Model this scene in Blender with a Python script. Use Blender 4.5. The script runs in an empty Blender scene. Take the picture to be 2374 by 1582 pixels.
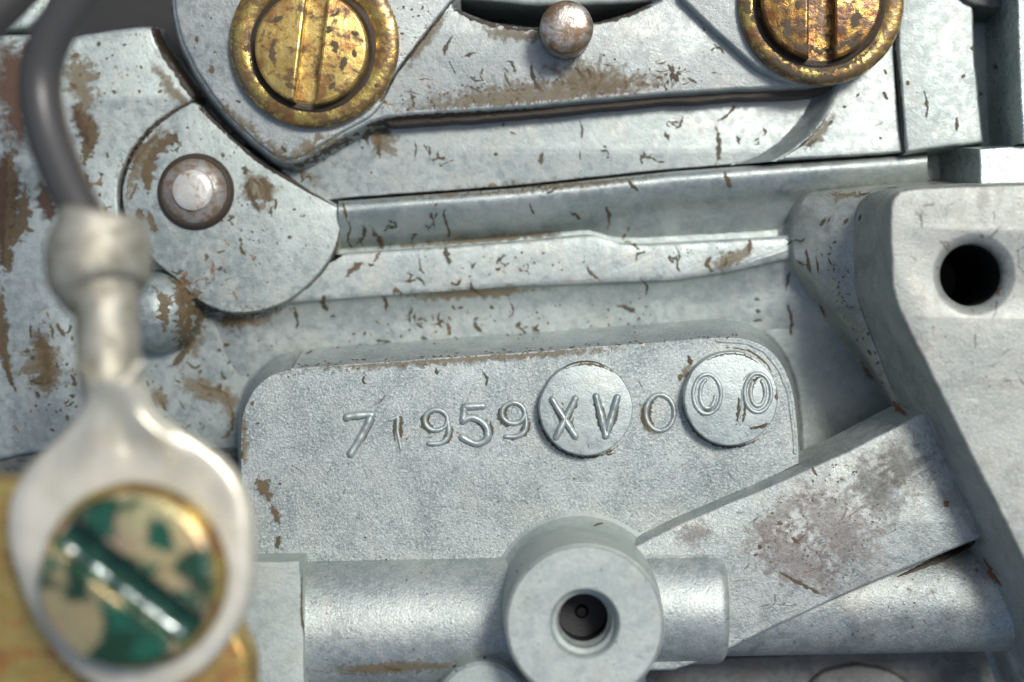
import bpy, bmesh, math, random
from mathutils import Vector, Quaternion, noise as mnoise
from mathutils.geometry import tessellate_polygon
from mathutils.bvhtree import BVHTree

# ------------------------------------------------------------------ camera, sky, sun, exposure
D = 40.0                      # camera height above the number pad, 1 unit = 100 px of the photograph at the pad
scene = bpy.context.scene
C = scene.collection
cam_d = bpy.data.cameras.new('camera')
cam = bpy.data.objects.new('camera', cam_d); C.objects.link(cam)
cam.location = (0, 0, D)
cam_d.sensor_width = 36.0
cam_d.lens = 18.0 / (11.87 / D)
cam_d.clip_start = 0.5; cam_d.clip_end = 2000
cam_d.dof.use_dof = True
cam_d.dof.focus_distance = D - 0.05
APERTURE = 1.15
cam_d.dof.aperture_fstop = cam_d.lens / (1000.0 * APERTURE)
cam_d.dof.aperture_blades = 0
scene.camera = cam

SUN_EL, SUN_AZ = math.radians(61), math.radians(42)
w = bpy.data.worlds.new('World'); scene.world = w; w.use_nodes = True
nt = w.node_tree; nt.nodes.clear()
o_ = nt.nodes.new('ShaderNodeOutputWorld'); b_ = nt.nodes.new('ShaderNodeBackground')
s_ = nt.nodes.new('ShaderNodeTexSky'); s_.sky_type = 'NISHITA'; s_.sun_disc = False
s_.sun_elevation = SUN_EL; s_.sun_rotation = SUN_AZ
s_.air_density = 1.0; s_.dust_density = 3.0; s_.ozone_density = 1.0
b_.inputs['Strength'].default_value = 0.10
nt.links.new(s_.outputs[0], b_.inputs[0]); nt.links.new(b_.outputs[0], o_.inputs[0])

sd = bpy.data.lights.new('sun', 'SUN'); sun = bpy.data.objects.new('sun', sd); C.objects.link(sun)
sd.energy = 2.45; sd.angle = math.radians(13); sd.color = (1.0, 0.975, 0.94)
sdir = Vector((math.sin(SUN_AZ)*math.cos(SUN_EL), math.cos(SUN_AZ)*math.cos(SUN_EL), math.sin(SUN_EL)))
sun.rotation_mode = 'QUATERNION'; sun.rotation_quaternion = sdir.to_track_quat('Z', 'Y')
sun.location = sdir * 60

vs = scene.view_settings
scene.display_settings.display_device = 'sRGB'
vs.view_transform = 'Standard'; vs.look = 'None'; vs.gamma = 1.0; vs.exposure = 0.08
vs.use_curve_mapping = False
scene.render.engine = 'CYCLES'
scene.cycles.max_bounces = 6

rnd = random.Random(7)

# ------------------------------------------------------------------ materials
def nodes_of(name):
    m = bpy.data.materials.new(name); m.use_nodes = True
    nt = m.node_tree; nt.nodes.clear()
    out = nt.nodes.new('ShaderNodeOutputMaterial'); p = nt.nodes.new('ShaderNodeBsdfPrincipled')
    nt.links.new(p.outputs[0], out.inputs[0])
    tc = nt.nodes.new('ShaderNodeTexCoord')
    return m, nt, p, tc.outputs['Object']

def noise(nt, co, scale, detail=4, rough=0.55, dist=0.0, off=0.0):
    n = nt.nodes.new('ShaderNodeTexNoise')
    n.inputs['Scale'].default_value = scale; n.inputs['Detail'].default_value = detail
    n.inputs['Roughness'].default_value = rough; n.inputs['Distortion'].default_value = dist
    if off:
        mp = nt.nodes.new('ShaderNodeMapping'); mp.inputs['Location'].default_value = (off, off*1.7, off*0.6)
        nt.links.new(co, mp.inputs['Vector']); co = mp.outputs[0]
    nt.links.new(co, n.inputs['Vector'])
    return n.outputs['Fac']

def ramp(nt, fac, a, b, lo=0.0, hi=1.0):
    r = nt.nodes.new('ShaderNodeMapRange')
    r.interpolation_type = 'SMOOTHSTEP'
    r.inputs['From Min'].default_value = a; r.inputs['From Max'].default_value = b
    r.inputs['To Min'].default_value = lo; r.inputs['To Max'].default_value = hi
    nt.links.new(fac, r.inputs['Value']); return r.outputs[0]

def mathn(nt, op, a, b):
    n = nt.nodes.new('ShaderNodeMath'); n.operation = op
    for i, x in enumerate((a, b)):
        if isinstance(x, (int, float)): n.inputs[i].default_value = x
        else: nt.links.new(x, n.inputs[i])
    return n.outputs[0]

def mixc(nt, fac, a, b):
    n = nt.nodes.new('ShaderNodeMix'); n.data_type = 'RGBA'
    for sock, x in ((n.inputs[0], fac), (n.inputs[6], a), (n.inputs[7], b)):
        if isinstance(x, (int, float)): sock.default_value = x
        elif isinstance(x, tuple): sock.default_value = (*x, 1)
        else: nt.links.new(x, sock)
    return n.outputs[2]

def bump(nt, p, layers):
    prev = None
    for h, dist, st in layers:
        b = nt.nodes.new('ShaderNodeBump')
        b.inputs['Distance'].default_value = dist; b.inputs['Strength'].default_value = st
        nt.links.new(h, b.inputs['Height'])
        if prev is not None: nt.links.new(prev, b.inputs['Normal'])
        prev = b.outputs[0]
    nt.links.new(prev, p.inputs['Normal'])

BROWN = (0.17, 0.105, 0.045)
def casting(name, a, b, *k, **kw):
    f = (0.775, 0.83, 0.768)       # the zinc alloy is a slightly greenish grey
    return casting_(name, tuple(x*y for x, y in zip(a, f)), tuple(x*y for x, y in zip(b, f)), *k, **kw)
def casting_(name, a, b, stain=0.0, stain_col=BROWN, grain=0.5, rough=(0.36, 0.58), metal=0.6, speck=0.0, sscale=2.4, soot=0.0):
    m, nt, p, co = nodes_of(name)
    big = noise(nt, co, 0.55, 5, 0.6, 0.4)
    mid = noise(nt, co, 4.5, 5, 0.65, 0.2, 3.1)
    fine = noise(nt, co, 17, 4, 0.7, 0, 1.3)
    vfine = noise(nt, co, 40, 3, 0.6, 0, 6.3)
    f = mathn(nt, 'ADD', mathn(nt, 'MULTIPLY', big, 0.55), mathn(nt, 'MULTIPLY', mid, 0.45))
    col = mixc(nt, ramp(nt, f, 0.40, 0.60), tuple(x*0.90 for x in a), b)
    cloud = noise(nt, co, 1.9, 6, 0.7, 0.5, 33.0)
    col = mixc(nt, ramp(nt, cloud, 0.52, 0.70, 0, 0.45), col, tuple(x*0.62 for x in a))
    col = mixc(nt, ramp(nt, cloud, 0.46, 0.30, 0, 0.45), col, tuple(min(0.8, x*1.22) for x in b))
    warm = noise(nt, co, 1.3, 3, 0.5, 0.3, 9.0)
    wc = tuple(x*y for x, y in zip(b, (1.0, 0.94, 0.90)))
    col = mixc(nt, ramp(nt, warm, 0.50, 0.72, 0, 0.7), col, wc)
    # pitted grain: dark pores and lighter crystal faces
    col = mixc(nt, ramp(nt, fine, 0.50, 0.66, 0, 0.75*grain), col, tuple(x*1.35 for x in b))
    col = mixc(nt, ramp(nt, fine, 0.45, 0.30, 0, 0.75*grain), col, tuple(x*0.42 for x in a))
    if soot:
        so = noise(nt, co, 0.9, 6, 0.65, 0.8, 14.0)
        col = mixc(nt, ramp(nt, so, 0.48, 0.66, 0, soot), col, (0.11, 0.10, 0.085))
    rg = ramp(nt, mid, 0.3, 0.7, rough[0], rough[1])
    if stain:
        n1 = noise(nt, co, sscale, 7, 0.62, 1.2, 21.0)
        n2 = noise(nt, co, 0.6, 3, 0.5, 0.4, 5.0)
        s = mathn(nt, 'ADD', n1, mathn(nt, 'MULTIPLY', mathn(nt, 'SUBTRACT', n2, 0.5), 0.55))
        t = 0.80 - 0.32*stain
        sf = ramp(nt, s, t, t+0.035, 0, 0.92)
        sc = mixc(nt, noise(nt, co, 9, 3, 0.5, 0, 2.0), tuple(x*0.55 for x in stain_col), tuple(min(1, x*1.5) for x in stain_col))
        col = mixc(nt, sf, col, sc)
        rg = mathn(nt, 'ADD', rg, mathn(nt, 'MULTIPLY', sf, 0.2))
        mt = mathn(nt, 'SUBTRACT', metal, mathn(nt, 'MULTIPLY', sf, metal))
        nt.links.new(mt, p.inputs['Metallic'])
    else:
        p.inputs['Metallic'].default_value = metal
    nt.links.new(col, p.inputs['Base Color']); nt.links.new(rg, p.inputs['Roughness'])
    bump(nt, p, [(mid, 0.06, 0.18), (fine, 0.030, 0.75*grain), (vfine, 0.015, 0.6*grain)])
    return m

def plated(name, base, alt, dark, dark_amt=0.35, rough=(0.2, 0.42), metal=0.9, alt2=None, sc=2.2, patch=None, pit=0.6):
    m, nt, p, co = nodes_of(name)
    n1 = noise(nt, co, sc, 6, 0.65, 0.6)
    n2 = noise(nt, co, sc*(1.5 if pit > 0.55 and metal < 0.9 else 3.0), 7, 0.68, 0.25, 4.4)
    n3 = noise(nt, co, 16, 4, 0.6, 0.1, 8.8)
    col = mixc(nt, ramp(nt, n1, 0.38, 0.62), base, alt)
    if alt2: col = mixc(nt, ramp(nt, noise(nt, co, sc*0.8, 4, 0.5, 0.5, 12.0), 0.50, 0.66, 0, 0.85), col, alt2)
    if patch: col = mixc(nt, ramp(nt, noise(nt, co, patch[1], 2, 0.4, 0.5, patch[2]), 0.485, 0.555, 0, 0.95), col, patch[0])
    dk = ramp(nt, n2, 0.62-0.25*dark_amt, 0.78-0.25*dark_amt, 0, 0.9)
    col = mixc(nt, dk, col, dark)
    nt.links.new(col, p.inputs['Base Color'])
    nt.links.new(ramp(nt, n2, 0.35, 0.7, rough[0], rough[1]), p.inputs['Roughness'])
    nt.links.new(mathn(nt, 'SUBTRACT', metal, mathn(nt, 'MULTIPLY', dk, 0.6)), p.inputs['Metallic'])
    bump(nt, p, [(n1, 0.2, 0.10), (n2, 0.05, 0.25*pit), (n3, 0.02, 0.28*pit)])
    return m

G1 = (0.40, 0.43, 0.45); G2 = (0.52, 0.54, 0.555)
M = {}
M['pad']   = casting('pad_cast_metal', (0.42,0.455,0.48), (0.60,0.62,0.64), grain=1.0, rough=(0.42,0.62))
M['disc']  = casting('disc_cast_metal', (0.50,0.54,0.56), (0.60,0.63,0.645), grain=0.35, rough=(0.38,0.55))
M['web']   = casting('web_cast_metal', (0.38,0.42,0.435), (0.47,0.50,0.51), grain=0.25, stain=0.18)
M['left']  = casting('left_cast_metal', (0.42,0.46,0.47), (0.55,0.58,0.59), grain=0.3, stain=0.42)
M['rail']  = casting('rail_cast_metal', (0.44,0.48,0.50), (0.55,0.57,0.58), grain=0.25, stain=0.16)
M['strap'] = casting('strap_cast_metal', (0.43,0.45,0.47), (0.53,0.54,0.555), grain=0.4, stain=0.24)
M['rib']   = casting('rib_cast_metal', (0.48,0.51,0.53), (0.60,0.60,0.60), grain=0.7, stain=0.10, soot=0.35)
M['tube']  = casting('tube_cast_metal', (0.46,0.49,0.51), (0.60,0.61,0.62), grain=0.6, rough=(0.34,0.5))
M['boss']  = casting('boss_cast_metal', (0.50,0.54,0.54), (0.58,0.60,0.595), grain=0.3, rough=(0.45,0.6), metal=0.4)
M['block'] = casting('block_cast_metal', (0.465,0.47,0.46), (0.575,0.56,0.54), grain=0.5, soot=0.30, metal=0.45)
M['dark']  = casting('dark_cast_metal', (0.10,0.10,0.10), (0.20,0.20,0.195), grain=0.4, stain=0.3, soot=0.6, metal=0.3)  # darker tone for the skirt, lower web, lump and recess lip
M['rusty'] = casting('rust_stained_metal', (0.20,0.13,0.08), (0.30,0.25,0.19), grain=0.3, stain=0.75, stain_col=(0.16,0.07,0.03), metal=0.2)
M['bright']= casting('machined_metal', (0.50,0.55,0.55), (0.66,0.70,0.70), grain=0.6, rough=(0.22,0.4), metal=0.7)
M['gold']  = plated('gold_chromate', (0.56,0.38,0.11), (0.66,0.50,0.17), (0.09,0.045,0.018), 0.62, alt2=(0.36,0.17,0.06), metal=0.7, rough=(0.25,0.5))
M['gold_dark'] = plated('brown_gold_chromate', (0.30,0.14,0.045), (0.52,0.34,0.09), (0.05,0.02,0.008), 0.85, alt2=(0.20,0.08,0.03), metal=0.85, rough=(0.16,0.35))
M['slot'] = plated('dark_green_slot', (0.015,0.06,0.04), (0.03,0.10,0.07), (0.01,0.02,0.015), 0.3, metal=0.6)
M['glint'] = plated('pale_slot_glint', (0.70,0.80,0.78), (0.80,0.88,0.86), (0.10,0.16,0.13), 0.25, metal=0.9, rough=(0.15,0.3), sc=1.0)
M['gold2'] = plated('gold_chromate_washer', (0.44,0.30,0.085), (0.56,0.46,0.14), (0.10,0.05,0.018), 0.85, alt2=(0.40,0.19,0.07), metal=0.8)
M['tgold'] = plated('green_gold_chromate', (0.62,0.48,0.24), (0.62,0.57,0.29), (0.02,0.10,0.06), 0.15, (0.22,0.34), alt2=(0.64,0.42,0.29), patch=((0.012,0.085,0.050), 1.0, 31.0), metal=0.75, sc=0.9, pit=0.2)
M['brass'] = plated('yellow_bracket_plating', (0.50,0.34,0.10), (0.55,0.42,0.14), (0.16,0.06,0.02), 0.45, alt2=(0.48,0.22,0.08), metal=0.7)
M['tin']   = plated('tinned_terminal', (0.34,0.325,0.25), (0.50,0.48,0.39), (0.15,0.135,0.095), 0.45, (0.48,0.66), metal=0.6, sc=1.5, pit=1.8)
M['tin2'] = plated('bright_tinned_tongue', (0.64,0.615,0.49), (0.76,0.73,0.60), (0.40,0.34,0.24), 0.22, (0.26,0.42), metal=0.45, sc=0.9, pit=0.6)
M['steel'] = plated('worn_pin_steel', (0.24,0.17,0.09), (0.60,0.58,0.54), (0.15,0.085,0.035), 0.85, (0.25,0.45), metal=0.75, sc=1.6)
M['rim'] = plated('stained_grey_rim', (0.26,0.255,0.235), (0.36,0.35,0.32), (0.15,0.09,0.04), 0.75, (0.35,0.5), metal=0.45, sc=1.2, pit=0.3)
M['ball']  = plated('bright_plug_steel', (0.56,0.56,0.50), (0.70,0.70,0.64), (0.26,0.17,0.09), 0.40, (0.25,0.4), metal=0.35, sc=1.2, pit=0.3)

def simple(name, col, rough, metal=0.0, var=0.4, bs=0.3, sc=3.0):
    m, nt, p, co = nodes_of(name)
    n = noise(nt, co, sc, 5, 0.6, 0.3)
    nt.links.new(mixc(nt, n, tuple(x*(1-var) for x in col), tuple(x*(1+var) for x in col)), p.inputs['Base Color'])
    p.inputs['Roughness'].default_value = rough; p.inputs['Metallic'].default_value = metal
    bump(nt, p, [(noise(nt, co, sc*6, 4, 0.6, 0, 2.0), 0.03, bs)])
    return m
def film(name, col, rough, var=0.4, bs=0.3, sc=3.0, top=0.82, soft=0.20, fs=7.5, nk=1.9):
    m = simple(name, col, rough, 0.0, var, bs, sc)
    nt = m.node_tree; p = [n for n in nt.nodes if n.type == 'BSDF_PRINCIPLED'][0]
    tc = [n for n in nt.nodes if n.type == 'TEX_COORD'][0]
    n = noise(nt, tc.outputs['Object'], fs, 6, 0.65, 0.5, 5.5)
    at = nt.nodes.new('ShaderNodeAttribute'); at.attribute_name = 'cover'
    f = mathn(nt, 'ADD', at.outputs['Fac'], mathn(nt, 'MULTIPLY', mathn(nt, 'SUBTRACT', n, 0.5), nk))
    nt.links.new(ramp(nt, f, 0.42-soft, 0.42+soft, 0.0, top), p.inputs['Alpha'])
    return m
M['rubber'] = simple('grey_wire_insulation', (0.060,0.059,0.056), 0.36, var=0.12, bs=0.05)
M['grime']  = film('brown_grime', (0.130,0.090,0.040), 0.6, var=0.45, bs=0.6, sc=5)
M['vein'] = film('olive_grime_and_shade', (0.085,0.065,0.032), 0.6, var=0.4, bs=0.5, sc=5)
M['green'] = film('green_chromate_film', (0.010,0.085,0.050), 0.3, var=0.3, sc=2, top=0.93, soft=0.14, fs=1.8, nk=1.1)
M['pink'] = film('pinkish_wear', (0.20,0.135,0.115), 0.6, var=0.3, sc=5, top=0.38, soft=0.4, fs=6.0, nk=2.6)
M['umber'] = film('dark_brown_rust_stain', (0.085,0.042,0.020), 0.6, var=0.5, bs=0.5, sc=3, top=0.92, soft=0.35, fs=3.5, nk=1.3)
M['ochre'] = film('yellow_brown_oil_stain', (0.20,0.150,0.075), 0.55, var=0.35, bs=0.3, sc=4, top=0.62, soft=0.34, fs=5.5, nk=2.3)
M['soot'] = film('thin_dark_smear', (0.10,0.075,0.055), 0.6, var=0.3, sc=5, top=0.42, soft=0.45, fs=5.0, nk=2.2)
M['grime_shade'] = simple('oily_grime_and_shade', (0.045,0.033,0.020), 0.5, var=0.5, bs=0.6, sc=5)
M['rust']   = film('orange_rust', (0.24,0.095,0.025), 0.7, var=0.4, bs=0.5, sc=6)
M['bore']   = simple('bore_shade_black', (0.016,0.016,0.017), 0.55, metal=0.0, var=0.4)  # near-black colour puts the shade of holes and gaps into the surface

# ------------------------------------------------------------------ mesh helpers
def P(u, v, z):
    k = (D - z) / D
    return Vector(((u-1187)/100*k, -(v-791)/100*k, z))

def circ(cu, cv, r, n=64, a0=0.0, a1=2*math.pi, ry=None):
    ry = r if ry is None else ry
    full = abs((a1-a0) - 2*math.pi) < 1e-6
    k = n if full else n+1
    return [(cu+r*math.cos(a0+(a1-a0)*i/n), cv+ry*math.sin(a0+(a1-a0)*i/n)) for i in range(k)]

def catmull(pts, closed=False, sub=6):
    n = len(pts); out = []
    rng = n if closed else n-1
    for i in range(rng):
        if closed: p0, p1, p2, p3 = (pts[(i-1) % n], pts[i], pts[(i+1) % n], pts[(i+2) % n])
        else: p0, p1, p2, p3 = pts[max(i-1, 0)], pts[i], pts[i+1], pts[min(i+2, n-1)]
        for s in range(sub):
            t = s/sub
            out.append(tuple(0.5*((2*b)+(-a+c)*t+(2*a-5*b+4*c-d)*t*t+(-a+3*b-3*c+d)*t**3) for a, b, c, d in zip(p0, p1, p2, p3)))
    if not closed: out.append(tuple(pts[-1]))
    return out

def rounded(pts, seg=8):
    """polygon of (u, v[, radius]) with its corners rounded"""
    out = []; n = len(pts)
    for i in range(n):
        p = Vector(pts[i][:2]); r = pts[i][2] if len(pts[i]) > 2 else 0
        if r <= 0: out.append(tuple(p)); continue
        a = Vector(pts[i-1][:2]) - p; b = Vector(pts[(i+1) % n][:2]) - p
        la, lb = a.length, b.length; a.normalize(); b.normalize()
        ang = math.acos(max(-1, min(1, a.dot(b))))
        t = min(r/math.tan(ang/2), la*0.49, lb*0.49)
        q0, q1 = p+a*t, p+b*t
        for s in range(seg+1):
            x = s/seg
            out.append(tuple((1-x)**2*q0 + 2*x*(1-x)*p + x*x*q1))
    return out

def dense(pts, step=14.0, wob=1.2, closed=True):
    out = []; n = len(pts)
    for i in range(n if closed else n-1):
        a, b = Vector(pts[i]), Vector(pts[(i+1) % n])
        k = max(1, int((b-a).length/step))
        for s in range(k): out.append(a.lerp(b, s/k))
    if not closed: out.append(Vector(pts[-1]))
    res = []
    for p in out:
        q = mnoise.noise_vector(Vector((p.x*0.03, p.y*0.03, 3.3)))
        q2 = mnoise.noise_vector(Vector((p.x*0.009, p.y*0.009, 8.3)))
        res.append((p.x + wob*(q.x*0.8+q2.x), p.y + wob*(q.y*0.8+q2.y)))
    return res

def offset(poly, d):
    n = len(poly); out = []
    for i in range(n):
        p = poly[i]
        e1 = (p - poly[i-1]); e2 = (poly[(i+1) % n] - p)
        if e1.length < 1e-9 or e2.length < 1e-9: out.append(p.copy()); continue
        e1 = e1.normalized(); e2 = e2.normalized()
        n1 = Vector((e1.y, -e1.x)); n2 = Vector((e2.y, -e2.x))
        s = n1+n2; k = 1+n1.dot(n2)
        out.append(p + s*(d/max(k, 0.5)))
    return out

class MB:
    def __init__(self): self.v = []; self.f = []; self.flat = set(); self.c = []
    def add(self, vs, fs, flat=False):
        o = len(self.v)
        if flat: self.flat |= set(range(len(self.f), len(self.f)+len(fs)))
        self.v += [Vector(x) for x in vs]; self.f += [tuple(i+o for i in f) for f in fs]; return self
    def rings(self, rings, closed=True, cap0=False, cap1=False):
        n = len(rings[0]); vs = [p for r in rings for p in r]; fs = []
        for k in range(len(rings)-1):
            for i in range(n if closed else n-1):
                j = (i+1) % n
                fs.append((k*n+i, (k+1)*n+i, (k+1)*n+j, k*n+j))
        if cap0: fs.append(tuple(range(n)))
        if cap1: fs.append(tuple(range((len(rings)-1)*n, len(rings)*n))[::-1])
        return self.add(vs, fs)
    def prism(self, px, zt, zb, draft=0.1, bevel=0.06, seg=4, holes=(), wob=1.2, step=14.0, foot=0.0):
        px = dense(px, step, wob)
        poly = [P(u, v, zt).to_2d() for u, v in px]
        A = sum(poly[i-1].x*poly[i].y - poly[i].x*poly[i-1].y for i in range(len(poly)))
        if A < 0: poly.reverse()
        prof = []
        for s in range(seg+1):
            a = s/seg*math.pi/2
            prof.append((-bevel + bevel*math.sin(a), zt - bevel + bevel*math.cos(a)))
        if foot:
            prof.append((draft, zb+foot))
            for s in range(1, seg+1):
                a = s/seg*math.pi/2
                prof.append((draft + foot*(1-math.cos(a)), zb + foot*(1-math.sin(a))))
        else: prof.append((draft, zb))
        rg = []
        for o, z in prof:
            rg.append([Vector((p.x, p.y, z)) for p in offset(poly, o)])
        self.rings(rg)
        top = rg[0]; loops = [top]; hs = []
        for (cu, cv, hp) in holes:          # hp: (radius in px at the top, depth below the top) pairs
            c = P(cu, cv, zt)
            hr = [[Vector((c.x+r/100*(D-zt)/D*math.cos(i*math.pi/24), c.y+r/100*(D-zt)/D*math.sin(i*math.pi/24), zt-dz)) for i in range(48)] for r, dz in hp]
            self.rings([h[::-1] for h in hr]); loops.append(hr[0][::-1])
        tris = tessellate_polygon([[Vector((q.x, q.y, 0)) for q in l] for l in loops])
        flat = [q for l in loops for q in l]
        self.add(flat, [tuple(t) for t in tris], True)
        return self
    def lathe(self, c, prof, n=64, cap0=True, cap1=False, sq=1.0):
        rg = [[Vector((c[0]+r*math.cos(2*math.pi*i/n), c[1]+r*sq*math.sin(2*math.pi*i/n), z)) for i in range(n)] for r, z in prof]
        return self.rings(rg, True, cap0, cap1)
    def tube(self, path, rad, n=20, flat=None, cap=True):
        path = [Vector(p) for p in path]; rg = []
        up = Vector((0, 0, 1))
        for i, p in enumerate(path):
            t = (path[min(i+1, len(path)-1)] - path[max(i-1, 0)]).normalized()
            sx = t.cross(up)
            sx = sx.normalized() if sx.length > 1e-4 else Vector((1, 0, 0))
            sy = sx.cross(t).normalized()
            r = rad[i] if isinstance(rad, (list, tuple)) else rad
            fl = flat[i] if flat else 1.0
            rg.append([p + sx*r*math.cos(2*math.pi*k/n) + sy*r*fl*math.sin(2*math.pi*k/n) for k in range(n)])
        return self.rings(rg, True, cap, cap)
    def loft(self, rows, cols=60, sub=4, smooth=True):
        rs = []
        for r in rows:
            pts = [Vector(q) for q in r]
            L = [0]
            for i in range(1, len(pts)): L.append(L[-1] + (pts[i]-pts[i-1]).length)
            res = []
            for c in range(cols):
                s = L[-1]*c/(cols-1); i = 0
                while i < len(L)-2 and L[i+1] < s: i += 1
                t = (s-L[i])/max(1e-9, L[i+1]-L[i])
                res.append(pts[i].lerp(pts[i+1], t))
            rs.append(res)
        if sub > 1:
            colsx = [catmull([tuple(rs[k][c]) for k in range(len(rs))], False, sub) for c in range(cols)]
            rs = [[Vector(colsx[c][k]) for c in range(cols)] for k in range(len(colsx[0]))]
        for r in rs:
            for q in r:
                nv = mnoise.noise_vector(q*1.1 + Vector((5, 2, 1)))
                q.z += nv.z*0.012
        return self.rings([[P(*q) for q in r] for r in rs], closed=False)
    def stroke(self, px, z, w, h, closed=False, n=6):
        """raised rounded moulding line of width w px and height h units lying on the plane z"""
        pts = [P(u, v, z) for u, v in dense(px, 4.0, 0.7, closed)]
        m = len(pts); hw = w/200.0
        rg = []
        ext = pts if closed else pts
        for i, p in enumerate(ext):
            a = pts[i-1] if (closed or i > 0) else p
            b = pts[(i+1) % m] if (closed or i < m-1) else p
            t = (b-a); t = t.normalized() if t.length > 1e-9 else Vector((1, 0, 0))
            s = Vector((-t.y, t.x, 0))
            jit = 1 + 0.18*mnoise.noise(Vector((p.x*6, p.y*6, 1.7)))
            rg.append([p + s*hw*jit*math.cos(math.pi*k/n) + Vector((0, 0, h*jit*math.sin(math.pi*k/n) - 0.012)) for k in range(n+1)])
        if closed:
            rg.append(rg[0]); self.rings(rg, closed=False)
        else:
            def endcap(r, p, t):
                q = []
                for s_ in (0.5, 0.87, 1.0):
                    sc = math.sqrt(max(0.0, 1-s_*s_))
                    q.append([p + (x-p)*sc + t*hw*s_ for x in r])
                return q
            t0 = (pts[0]-pts[1]).normalized(); t1 = (pts[-1]-pts[-2]).normalized()
            rg = endcap(rg[0], pts[0], t0)[::-1] + rg + endcap(rg[-1], pts[-1], t1)
            self.rings(rg, closed=False)
        return self

TARGETS = []                        # casting surfaces that grime can settle on: (world verts, faces, root)
def root_loc(o):
    while o.parent: o = o.parent
    return Vector(o.location)
def root_of(o):
    while o.parent: o = o.parent
    return o
def build(name, mb, mat, parent=None, sharp=38, target=False, fixn=True):
    me = bpy.data.meshes.new(name)
    off = root_loc(parent) if parent else Vector((0, 0, 0))
    bm = bmesh.new()
    cl = bm.verts.layers.float.new('cover') if mb.c else None
    vs = [bm.verts.new(v-off) for v in mb.v]
    if cl:
        for q, x in zip(vs, mb.c): q[cl] = x
    for k, f in enumerate(mb.f):
        if len(set(f)) < 3: continue
        try: bm.faces.new([vs[i] for i in f]).smooth = k not in mb.flat
        except ValueError: pass
    bmesh.ops.remove_doubles(bm, verts=bm.verts, dist=1e-5)
    if fixn: bmesh.ops.recalc_face_normals(bm, faces=bm.faces)
    bm.to_mesh(me); bm.free()
    me.set_sharp_from_angle(angle=math.radians(sharp))
    me.materials.append(M[mat] if isinstance(mat, str) else mat)
    o = bpy.data.objects.new(name, me); C.objects.link(o)
    if parent: o.parent = parent
    if target:
        TARGETS.append(([v.copy() for v in mb.v], list(mb.f), root_of(o)))
    return o
def thing(name, label, cat, loc, group=None):
    o = bpy.data.objects.new(name, None); C.objects.link(o)
    o.empty_display_size = 0.3
    o.location = loc; o['label'] = label; o['category'] = cat
    if group: o['group'] = group
    return o
def tag(o, label, cat, group=None):
    o['label'] = label; o['category'] = cat
    if group: o['group'] = group
    return o

# ------------------------------------------------------------------ the setting: ground deep under the castings, coloured black for the shade in gaps
g = build('engine_floor', MB().add([(-60,-60,-9),(60,-60,-9),(60,60,-9),(-60,60,-9)], [(0,1,2,3)]), 'bore')
g['kind'] = 'structure'

# ------------------------------------------------------------------ carburettor body
body = thing('carburettor_body', 'large pale grey die-cast body carrying the raised number pad, boss and drilled block', 'carburettor', P(1187, 1000, -4))

# base web behind everything
m = MB().prism([(-400,560),(60,250),(150,130),(300,240),(700,400),(1000,400),(2700,300),(2700,1560),(2320,1500),(1500,1500),(1500,1900),(-400,1900)], -2.45, -4.0, 0.1, 0.08)
build('web', m, 'web', body, target=True)

# stepped rail below the seam: band, ledge, slope down to the web
def row(pts, z): return [(u, v, z) for u, v in pts]
S = [(785,467),(800,466),(1190,437),(1390,416),(1560,398),(1800,380),(2150,354)]
B = [(778,590),(790,588),(1190,560),(1340,545),(1365,544),(1425,563),(1500,565),(1790,549),(1960,532),(2150,515)]
band_rows = [row(S, -1.75), [(u, v+8, -1.50) for u, v in S], [(u, v+28, -1.46) for u, v in S],
             [(u, v+60, -1.68) for u, v in S], [(u, v+92, -2.05) for u, v in S], [(u, v-6, -2.50) for u, v in B], [(u, v+30, -2.75) for u, v in B]]
build('rail_band', MB().loft(band_rows, 90, 4), 'rail', body, target=True)
m = MB().prism([(1385,424),(1400,422),(1800,392),(2000,380),(2000,470),(1800,500),(1385,520)], -1.735, -2.6, 0.05, 0.05)
L = [(560,716),(700,700),(1190,664),(1560,650),(1700,628),(1800,604),(2000,590)]
top = [(u, v, -2.00) for u, v in B]
ledge_rows = [[(u, v+2, -2.6) for u, v in B], top, [(u, v+14, -1.93) for u, v in B],
              row([(u, v-12) for u, v in L], -1.93), row(L, -1.97), [(u, v+10, -2.12) for u, v in L], [(u, v+50, -2.28) for u, v in L],
              [(u, v+110, -2.36) for u, v in L], [(u, v+200, -2.52) for u, v in L]]
mb = MB()
mb.loft(ledge_rows[:2], 90, 1); mb.loft(ledge_rows[1:5], 90, 4); mb.loft([[(420, r[0][1]+20, -2.75)]+r for r in ledge_rows[4:]], 90, 4)
build('rail_ledge', mb, 'rail', body, target=True)

# round plate with the plugged bore, and the panel to its left
plate = catmull([(452,238),(505,286),(560,336),(625,385),(705,432),(775,472),(793,492),(786,545),(765,600),(720,655),(660,700),(590,724),(520,722),(455,692),(400,640),(335,580),(290,500),(285,430),(305,365),(350,300),(405,256)], True, 5)
build('round_plate', MB().prism(plate, -1.66, -2.6, 0.06, 0.05, wob=2.0), 'left', body, target=True)
lp = catmull([(345,62),(362,95),(405,155),(452,222),(400,262),(345,304),(300,362),(276,430),(278,505),(300,570),(330,640),(270,760),(270,860),(300,960),(250,1040),(100,1048),(-200,1048),(-200,560),(-200,300),(-200,100),(60,80),(150,84),(240,72)], True, 5)
build('left_panel', MB().prism(lp, -1.80, -2.7, 0.15, 0.10, wob=2.5), 'left', body, target=True)
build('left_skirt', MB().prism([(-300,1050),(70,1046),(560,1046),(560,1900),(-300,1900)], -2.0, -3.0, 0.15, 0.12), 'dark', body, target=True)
dome = P(362, 722, -1.7)
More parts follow.
